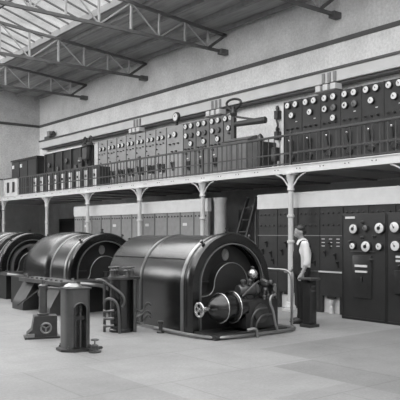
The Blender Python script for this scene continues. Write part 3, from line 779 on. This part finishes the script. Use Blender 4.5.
# back body and two front cheeks, with an arched head between them
cas.prism([p for p in full if p[1] > -.02] + [(-W, -.02), (W, -.02)], 'z', .035, .83)
cas.prism([(-W, -.02), (-W, -W + C), (-W + .02, -W + .03), (-W + C, -W), (-ins, -W), (-ins, -.02)], 'z', .035, .83)
cas.prism([(W, -.02), (W, -W + C), (W - .02, -W + .03), (W - C, -W), (ins, -W), (ins, -.02)], 'z', .035, .83)
n = 12
head = [(-ins, .83), (-ins, .56)] + [(ins * math.cos(PI - PI * k / n), .56 + ins * math.sin(PI - PI * k / n)) for k in range(1, n)] + [(ins, .56), (ins, .83)]
cas.prism(head, 'y', -W, -.02)
cas.build('casing', M['irong'], t)
MB().tube([(-ins, -W - .003, .06), (-ins, -W - .003, .56)] + [(ins * math.cos(PI - PI * k / n), -W - .003, .56 + ins * math.sin(PI - PI * k / n)) for k in range(1, n)] + [(ins, -W - .003, .56), (ins, -W - .003, .06)], .010, 6, smooth=0).build('niche_edge', M['irong'], t)
for x in (-.045, .03): MB().cyl((x, -.11, .04), (x, -.11, .60), .016, n=10).build('guide_rod', M['irong'], t)
MB().span(-.08, .08, -.13, -.03, .42, .47).build('crosshead', M['black'], t)
MB().prism(rr(W + .015, C), 'z', .83, .855).build('lid', M['iron'], t)
MB().lathe((-.03, .02, .855), (0, 0, 1), [(.13, 0), (.13, .012), (.10, .04), (.05, .06), (.05, .075), (.018, .08), (.018, .12)], 20).build('dome_cap', M['band'], t)

t = thing('feed_pump', 'small dark pump with upright cylinder, left of the arched regulator', 'pump', (4.46, 9.5, 0), R(-20))
MB().prism([(-.24, 0), (.20, 0), (.20, .34), (-.14, .34), (-.17, .14), (-.24, .08)], 'y', -.13, .13).build('body', M['iron'], t)
MB().span(-.28, .24, -.17, .17, 0, .03).build('base', M['iron'], t)
w_ = MB().torus((.03, -.145, .16), (0, -1, 0), .075, .016).build('wheel', M['band'], t, label='pale wheel')
s_ = MB()
for k in range(3): s_.bar((.03, -.145, .16), (.03 + .07 * math.cos(.5 + k * 2.09), -.145, .16 + .07 * math.sin(.5 + k * 2.09)), .02)
s_.build('spoke', M['band'], w_)
MB().lathe((.0, 0, .34), (0, 0, 1), [(.09, 0), (.09, .03), (.06, .04), (.058, .42), (.075, .43), (.075, .46), (.03, .48), (.02, .54)], 18).build('cylinder', M['irong'], t)
MB().tube([(.05, 0, .76), (.25, .02, .74), (.5, .2, .72)], .02, 8).build('outlet_pipe', M['irong'], t)
MB().bar((-.02, .02, .76), (-.36, .25, .48), .02).build('lever_rod', M['iron'], t)
MB().span(-.24, -.14, -.18, -.11, .03, .08).build('foot_plate', M['band'], t)

t = thing('drain_valve', 'small grey floor valve at the right foot of the arched regulator', 'valve', (4.44, 7.87, 0))
MB().lathe((0, 0, 0), (0, 0, 1), [(.085, 0), (.085, .02), (.05, .03), (.045, .08), (.055, .09), (.03, .11)], 16).build('body', M['irong'], t)
MB().cyl((0, 0, .11), (0, 0, .17), .01, n=8).build('stem', M['irong'], t)
MB().torus((0, 0, .17), (0, 0, 1), .045, .01).build('handwheel', M['irong'], t)
MB().cyl((-.01, 0, .05), (.12, .03, .05), .022, n=10).build('side_branch', M['irong'], t)

t = thing('oil_cooler', 'dark oil cooler tank with bent pipes against the nearest turbine', 'oil cooler', (5.74, 9.30, 0))
MB().lathe((0, 0, 0), (0, 0, 1), [(.20, 0), (.20, .04), (.185, .05), (.185, .84), (.20, .85)], 24).span(-.06, .2, -.16, .16, .02, .84, .02).build('tank', M['turb'], t)
MB().lathe((0, 0, .85), (0, 0, 1), [(.22, 0), (.225, .02), (.215, .045)], 24).span(-.02, .24, -.19, .19, .85, .89).build('top_flange', M['iron'], t)
for x, y in ((-.11, .09), (.02, -.12), (-.02, .15), (.15, -.05)):
    v = MB().lathe((x, y, .89), (0, 0, 1), [(.06, 0), (.06, .02), (.045, .03), (.045, .09), (.055, .10), (.02, .12), (.012, .15)], 14).build('valve', M['irong'], t)
    MB().torus((x, y, 1.04), (0, 0, 1), .06, .012).bar((x - .06, y, 1.04), (x + .06, y, 1.04), .014).build('handwheel', M['iron'], v)
MB().tube([(-.42, .1, .84), (-.36, .02, .86), (-.24, -.06, .76), (-.1, -.21, .62), (-.08, -.23, .5), (-.12, -.22, .42)], .023, 8).build('inlet_pipe', M['irong'], t)
MB().tube([(-.33, .0, .46), (-.30, -.03, .55), (-.22, -.10, .55), (-.17, -.18, .46), (-.16, -.20, .2), (-.16, -.20, .0)], .023, 8).build('outlet_pipe', M['irong'], t)
MB().cyl((-.26, .1, 0), (-.26, .1, .8), .024, n=10).build('riser_pipe', M['irong'], t)
MB().cyl((.12, -.21, 0), (.12, -.21, .85), .03, n=12).build('riser_pipe', M['irong'], t)
for z in (.12, .24, .36): MB().tube([(-.26, .1, z), (-.33, 0, z - .02), (-.2, -.1, z)], .018, 8).build('cross_pipe', M['irong'], t)
for z, k in ((.22, 1), (.36, -1), (.16, -1)): MB().tube([(.15, -.18, z), (.28, -.2, z + .06 * k), (.34, -.24, z + .12), (.40, -.26, z + .06)], .018, 8).build('cock', M['irong'], t)
t = thing('floor_stand', 'short dark floor bracket beside the side of the nearest turbine', 'bracket', (6.13, 8.75, 0))
MB().lathe((0, 0, 0), (0, 0, 1), [(.06, 0), (.06, .02), (.03, .04), (.03, .14), (.045, .15), (.045, .19)], 12).build('stand', M['iron'], t)

# pedestal beside the man
t = thing('control_pedestal', 'black square control pedestal in front of the standing person', 'pedestal', (8.52, 7.74, 0))
MB().span(-.085, .085, -.085, .085, .05, .80, .012).build('column', M['black'], t)
MB().span(-.12, .12, -.12, .12, 0, .05, .008).build('base', M['iron'], t)
MB().span(-.135, .135, -.14, .14, .80, .835, .008).build('top_plate', M['irong'], t)
for z in (.68, .60): MB().span(-.05, .05, -.093, -.085, z, z + .03).build('nameplate', M['irong'], t)

# guard rail behind the turbine
t = thing('guard_rail', 'pale tubular guard rail between the nearest turbine and the person', 'guard rail', (8.2, 7.85, 0))
MB().tube([(0, 0, .0), (0, 0, .5), (0, .0, .88), (0, .10, .965), (0, .3, .97), (0, 2.0, .97)], .022, 10).build('rail', M['band'], t)
for y in (.75, 1.9): MB().cyl((0, y, 0), (0, y, .96), .018, n=10).build('post', M['rail'], t)
for y in (0, .75, 1.9): MB().lathe((0, y, 0), (0, 0, 1), [(.06, 0), (.06, .02), (.025, .04)], 12).build('foot', M['rail'], t)

# ------------------------------------------------------------------ the person
def remeshed(mb, name, m, parent, vox=.012, it=4):
    me0 = mb.mesh(name, m)
    o = bpy.data.objects.new(name + '_raw', me0); COL.objects.link(o)
    md = o.modifiers.new('r', 'REMESH'); md.mode = 'VOXEL'; md.voxel_size = vox; md.use_smooth_shade = True
    sm = o.modifiers.new('s', 'SMOOTH'); sm.iterations = it; sm.factor = .5
    dg = bpy.context.evaluated_depsgraph_get(); dg.update()
    me = bpy.data.meshes.new_from_object(o.evaluated_get(dg)); me.name = name
    bpy.data.objects.remove(o)
    me.materials.clear(); me.materials.append(m)
    me.polygons.foreach_set('use_smooth', [True] * len(me.polygons))
    return put(name, me, parent)
# local frame: +y is the way he faces, +x his right, z up
ang = math.atan2(.56, -.83) - PI / 2
man = thing('person', 'person in white shirt, dark vest and trousers standing in profile, hand on pedestal', 'person', (8.80, 8.17, 0), ang)
def hand(b, wrist, d, side, curl):
    d = Vector(d).normalized(); w = Vector(wrist); s = Vector(side).normalized(); nrm = d.cross(s).normalized()
    pc = w + d * .05
    b.tube([w - d * .02, w + d * .03, w + d * .09], [.026, .036, .034], 10, 1)
    for k, (o_, l) in enumerate(((-.030, .065), (-.010, .078), (.010, .072), (.030, .055))):
        p0 = w + d * .07 + s * o_
        p1 = p0 + d * l * .5 + nrm * curl * .010; p2 = p1 + d * l * .35 + nrm * curl * .022; p3 = p2 + d * l * .2 + nrm * curl * .024
        b.tube([p0, p1, p2, p3], [.0105, .010, .009, .008], 8, 1)
    p0 = w + d * .025 - s * .030
    b.tube([p0, p0 + d * .03 - s * .028, p0 + d * .062 - s * .034 + nrm * curl * .012], [.013, .011, .009], 8, 1)
LS, RS = Vector((-.185, -.01, 1.40)), Vector((.185, -.01, 1.40))
# his left side (towards -x) faces the camera as he looks to picture left
Lel, Lwr = Vector((-.255, -.03, 1.11)), Vector((-.245, .05, .90))
Rel, Rwr = Vector((.24, .0, 1.12)), Vector((.20, .15, .93))
b = MB()
b.limb([(0, 0, .93), (0, -.01, 1.15), (0, -.01, 1.38), (0, .0, 1.46)], [.12, .12, .12, .06])
b.tube([(0, -.005, 1.40), (0, .015, 1.50), (0, .03, 1.57)], [.06, .052, .05], 12, 1)
HC, HR = Vector((0, .02, 1.565)), Matrix.Rotation(R(-17), 3, 'X')
def nod(mb, start=0):
    mb.b.verts.ensure_lookup_table()
    for v in mb.b.verts[start:]: v.co = HC + HR @ (v.co - HC)
nv = len(b.b.verts)
# head: skull, face, jaw, nose, brow, ears
b.sphere((0, .025, 1.640), .088, 18, (.86, 1.06, 1.0))
b.sphere((0, .060, 1.590), .062, 16, (.92, .95, 1.15))
b.tube([(0, .05, 1.56), (0, .095, 1.548)], [.045, .030], 12, 1)
b.tube([(0, .112, 1.640), (0, .128, 1.612), (0, .142, 1.592), (0, .122, 1.580)], [.010, .012, .016, .010], 8, 1)
b.tube([(-.035, .108, 1.645), (0, .116, 1.648), (.035, .108, 1.645)], [.010, .012, .010], 8, 1)
b.tube([(-.02, .112, 1.562), (0, .121, 1.563), (.02, .112, 1.562)], [.008, .010, .008], 8, 1)
for s in (-1, 1): b.sphere((s * .082, .015, 1.605), .026, 10, (.4, .8, 1.25))
nod(b, nv)
for s_, el, wr in ((LS, Lel, Lwr), (RS, Rel, Rwr)):
    b.limb([s_, s_.lerp(el, .5), el], [.056, .048, .041]); b.limb([el, el.lerp(wr, .4), wr], [.042, .040, .028])
hand(b, Lwr, (.02, .30, -.5), (.1, .85, .5), -1)
hand(b, Rwr, (-.12, .6, -.35), (.9, .2, .2), -1)
for s in (-1, 1):
    b.limb([(s * .09, 0, .90), (s * .10, .01, .70), (s * .10, .0, .48)], [.09, .08, .055]); b.limb([(s * .10, 0, .48), (s * .10, -.02, .30), (s * .10, -.01, .09)], [.055, .052, .036])
    b.limb([(s * .10, -.03, .05), (s * .11, .08, .045), (s * .115, .16, .035)], [.040, .038, .030])
body = remeshed(b, 'body', M['skin'], man, .009, 3)
sh = MB()
sh.limb([(0, -.005, .90), (0, -.01, 1.08), (0, -.015, 1.28), (0, -.01, 1.40)], [.135, .142, .150, .115])
for v in sh.b.verts: v.co.x *= 1.18
sh.limb([(-.16, -.01, 1.395), (0, -.01, 1.415), (.16, -.01, 1.395)], [.062, .078, .062])
for s_, el, wr in ((LS, Lel, Lwr), (RS, Rel, Rwr)):
    sh.limb([s_, s_.lerp(el, .5), el, el.lerp(wr, .25)], [.070, .066, .060, .058])
sh.tube([(0, .0, 1.42), (0, .01, 1.49)], [.072, .060], 14, 0)
remeshed(sh, 'shirt', M['shirt'], man, .012, 3)
vs = MB()
# dark vest over the front of the chest with shoulder straps
vs.limb([(0, .035, .90), (0, .035, 1.05), (0, .035, 1.24), (0, .03, 1.33)], [.128, .132, .136, .105])
for v in vs.b.verts: v.co.x *= 1.12
for s in (-1, 1): vs.tube([(s * .10, .10, 1.30), (s * .105, .07, 1.42), (s * .105, .0, 1.475), (s * .10, -.09, 1.43), (s * .07, -.15, 1.28), (s * .04, -.165, 1.05)], .021, 8, 1)
remeshed(vs, 'vest', M['vest'], man, .012, 2)
tr = MB()
tr.limb([(0, -.01, .98), (0, -.01, .86)], [.140, .142])
for v in tr.b.verts: v.co.x *= 1.2
for s in (-1, 1): tr.tube([(s * .085, -.005, .90), (s * .10, .0, .70), (s * .105, -.01, .46), (s * .105, -.02, .20), (s * .105, -.01, .07)], [.105, .098, .084, .080, .084], 14, 1)
remeshed(tr, 'trousers', M['trous'], man, .013, 2)
for s in (-1, 1):
    MB().tube([(s * .10, -.065, .05), (s * .105, .0, .055), (s * .112, .10, .045), (s * .118, .19, .035)], [.040, .048, .044, .030], 12, 1).span(s * .11 - .045, s * .11 + .045, -.09, .2, 0, .022, .008).build('shoe', M['black'], man)
hr = MB()
hr.sphere((0, -.004, 1.672), .094, 20, (.90, 1.02, .80))
hr.sphere((0, -.035, 1.625), .078, 16, (.95, .80, 1.05))
hr.tube([(-.03, .050, 1.722), (0, .058, 1.728), (.03, .050, 1.722)], [.018, .026, .018], 10, 1)
nod(hr)
remeshed(hr, 'hair', M['hair'], man, .010, 2)
for s_ in (-1, 1):
    e = MB().sphere((s_ * .034, .108, 1.628), .011, 10); nod(e); e = e.build('eye', M['dial'], body)
    p_ = MB().sphere((s_ * .034, .1165, 1.628), .006, 8); nod(p_); p_.build('pupil', M['black'], body)

# ------------------------------------------------------------------ light
W_ = bpy.data.worlds.new('overcast'); S.world = W_; W_.use_nodes = True
wn = W_.node_tree; bg = wn.nodes['Background']       # overcast sky, brighter towards the zenith
wt = wn.nodes.new('ShaderNodeTexCoord'); ws = wn.nodes.new('ShaderNodeSeparateXYZ'); wn.links.new(wt.outputs['Generated'], ws.inputs[0])
wr = wn.nodes.new('ShaderNodeMapRange'); wr.interpolation_type = 'SMOOTHSTEP'
wr.inputs['From Min'].default_value = .38; wr.inputs['From Max'].default_value = .60
wr.inputs['To Min'].default_value = .82; wr.inputs['To Max'].default_value = 4.6
wn.links.new(ws.outputs['Z'], wr.inputs['Value']); wn.links.new(wr.outputs[0], bg.inputs[1])
bg.inputs[0].default_value = (1, 1, 1, 1)
def sun(name, e, ang, d):
    su = bpy.data.lights.new(name, 'SUN'); su.energy = e; su.angle = R(ang)
    so = bpy.data.objects.new(name, su); COL.objects.link(so)
    so.rotation_euler = Vector(d).to_track_quat('-Z', 'Y').to_euler()
sun('barrel_sheen_sun', 1.6, 40, (-.08, -.74, -.66))  # added sun, aimed to lay a sheen along the turbine barrel tops
sun('low_daylight', 5.5, 40, (.93, .22, -.29))

al = bpy.data.lights.new('barrel_sheen_lamp', 'AREA'); al.shape = 'RECTANGLE'; al.size = 7.2; al.size_y = 3.7; al.energy = 1000  # added lamp outside the unseen window, for the bright band on the barrels
ao = bpy.data.objects.new('barrel_sheen_lamp', al); COL.objects.link(ao); ao.location = (-5.0, YE + .5, 5.65); ao.rotation_euler = (-PI / 2, 0, 0)

# ------------------------------------------------------------------ camera
cd = bpy.data.cameras.new('camera'); co = bpy.data.objects.new('camera', cd); COL.objects.link(co)
cd.sensor_width = 36; cd.lens = 666 / 400 * 36; cd.shift_y = 33 / 400
cd.clip_end = 200
co.location = (0, 0, 1.6); co.rotation_euler = (PI / 2, 0, -math.atan2(528, 666))
S.camera = co
S.view_settings.view_transform = 'Standard'; S.view_settings.look = 'None'
S.view_settings.exposure = 0; S.view_settings.gamma = 1; S.view_settings.use_curve_mapping = False
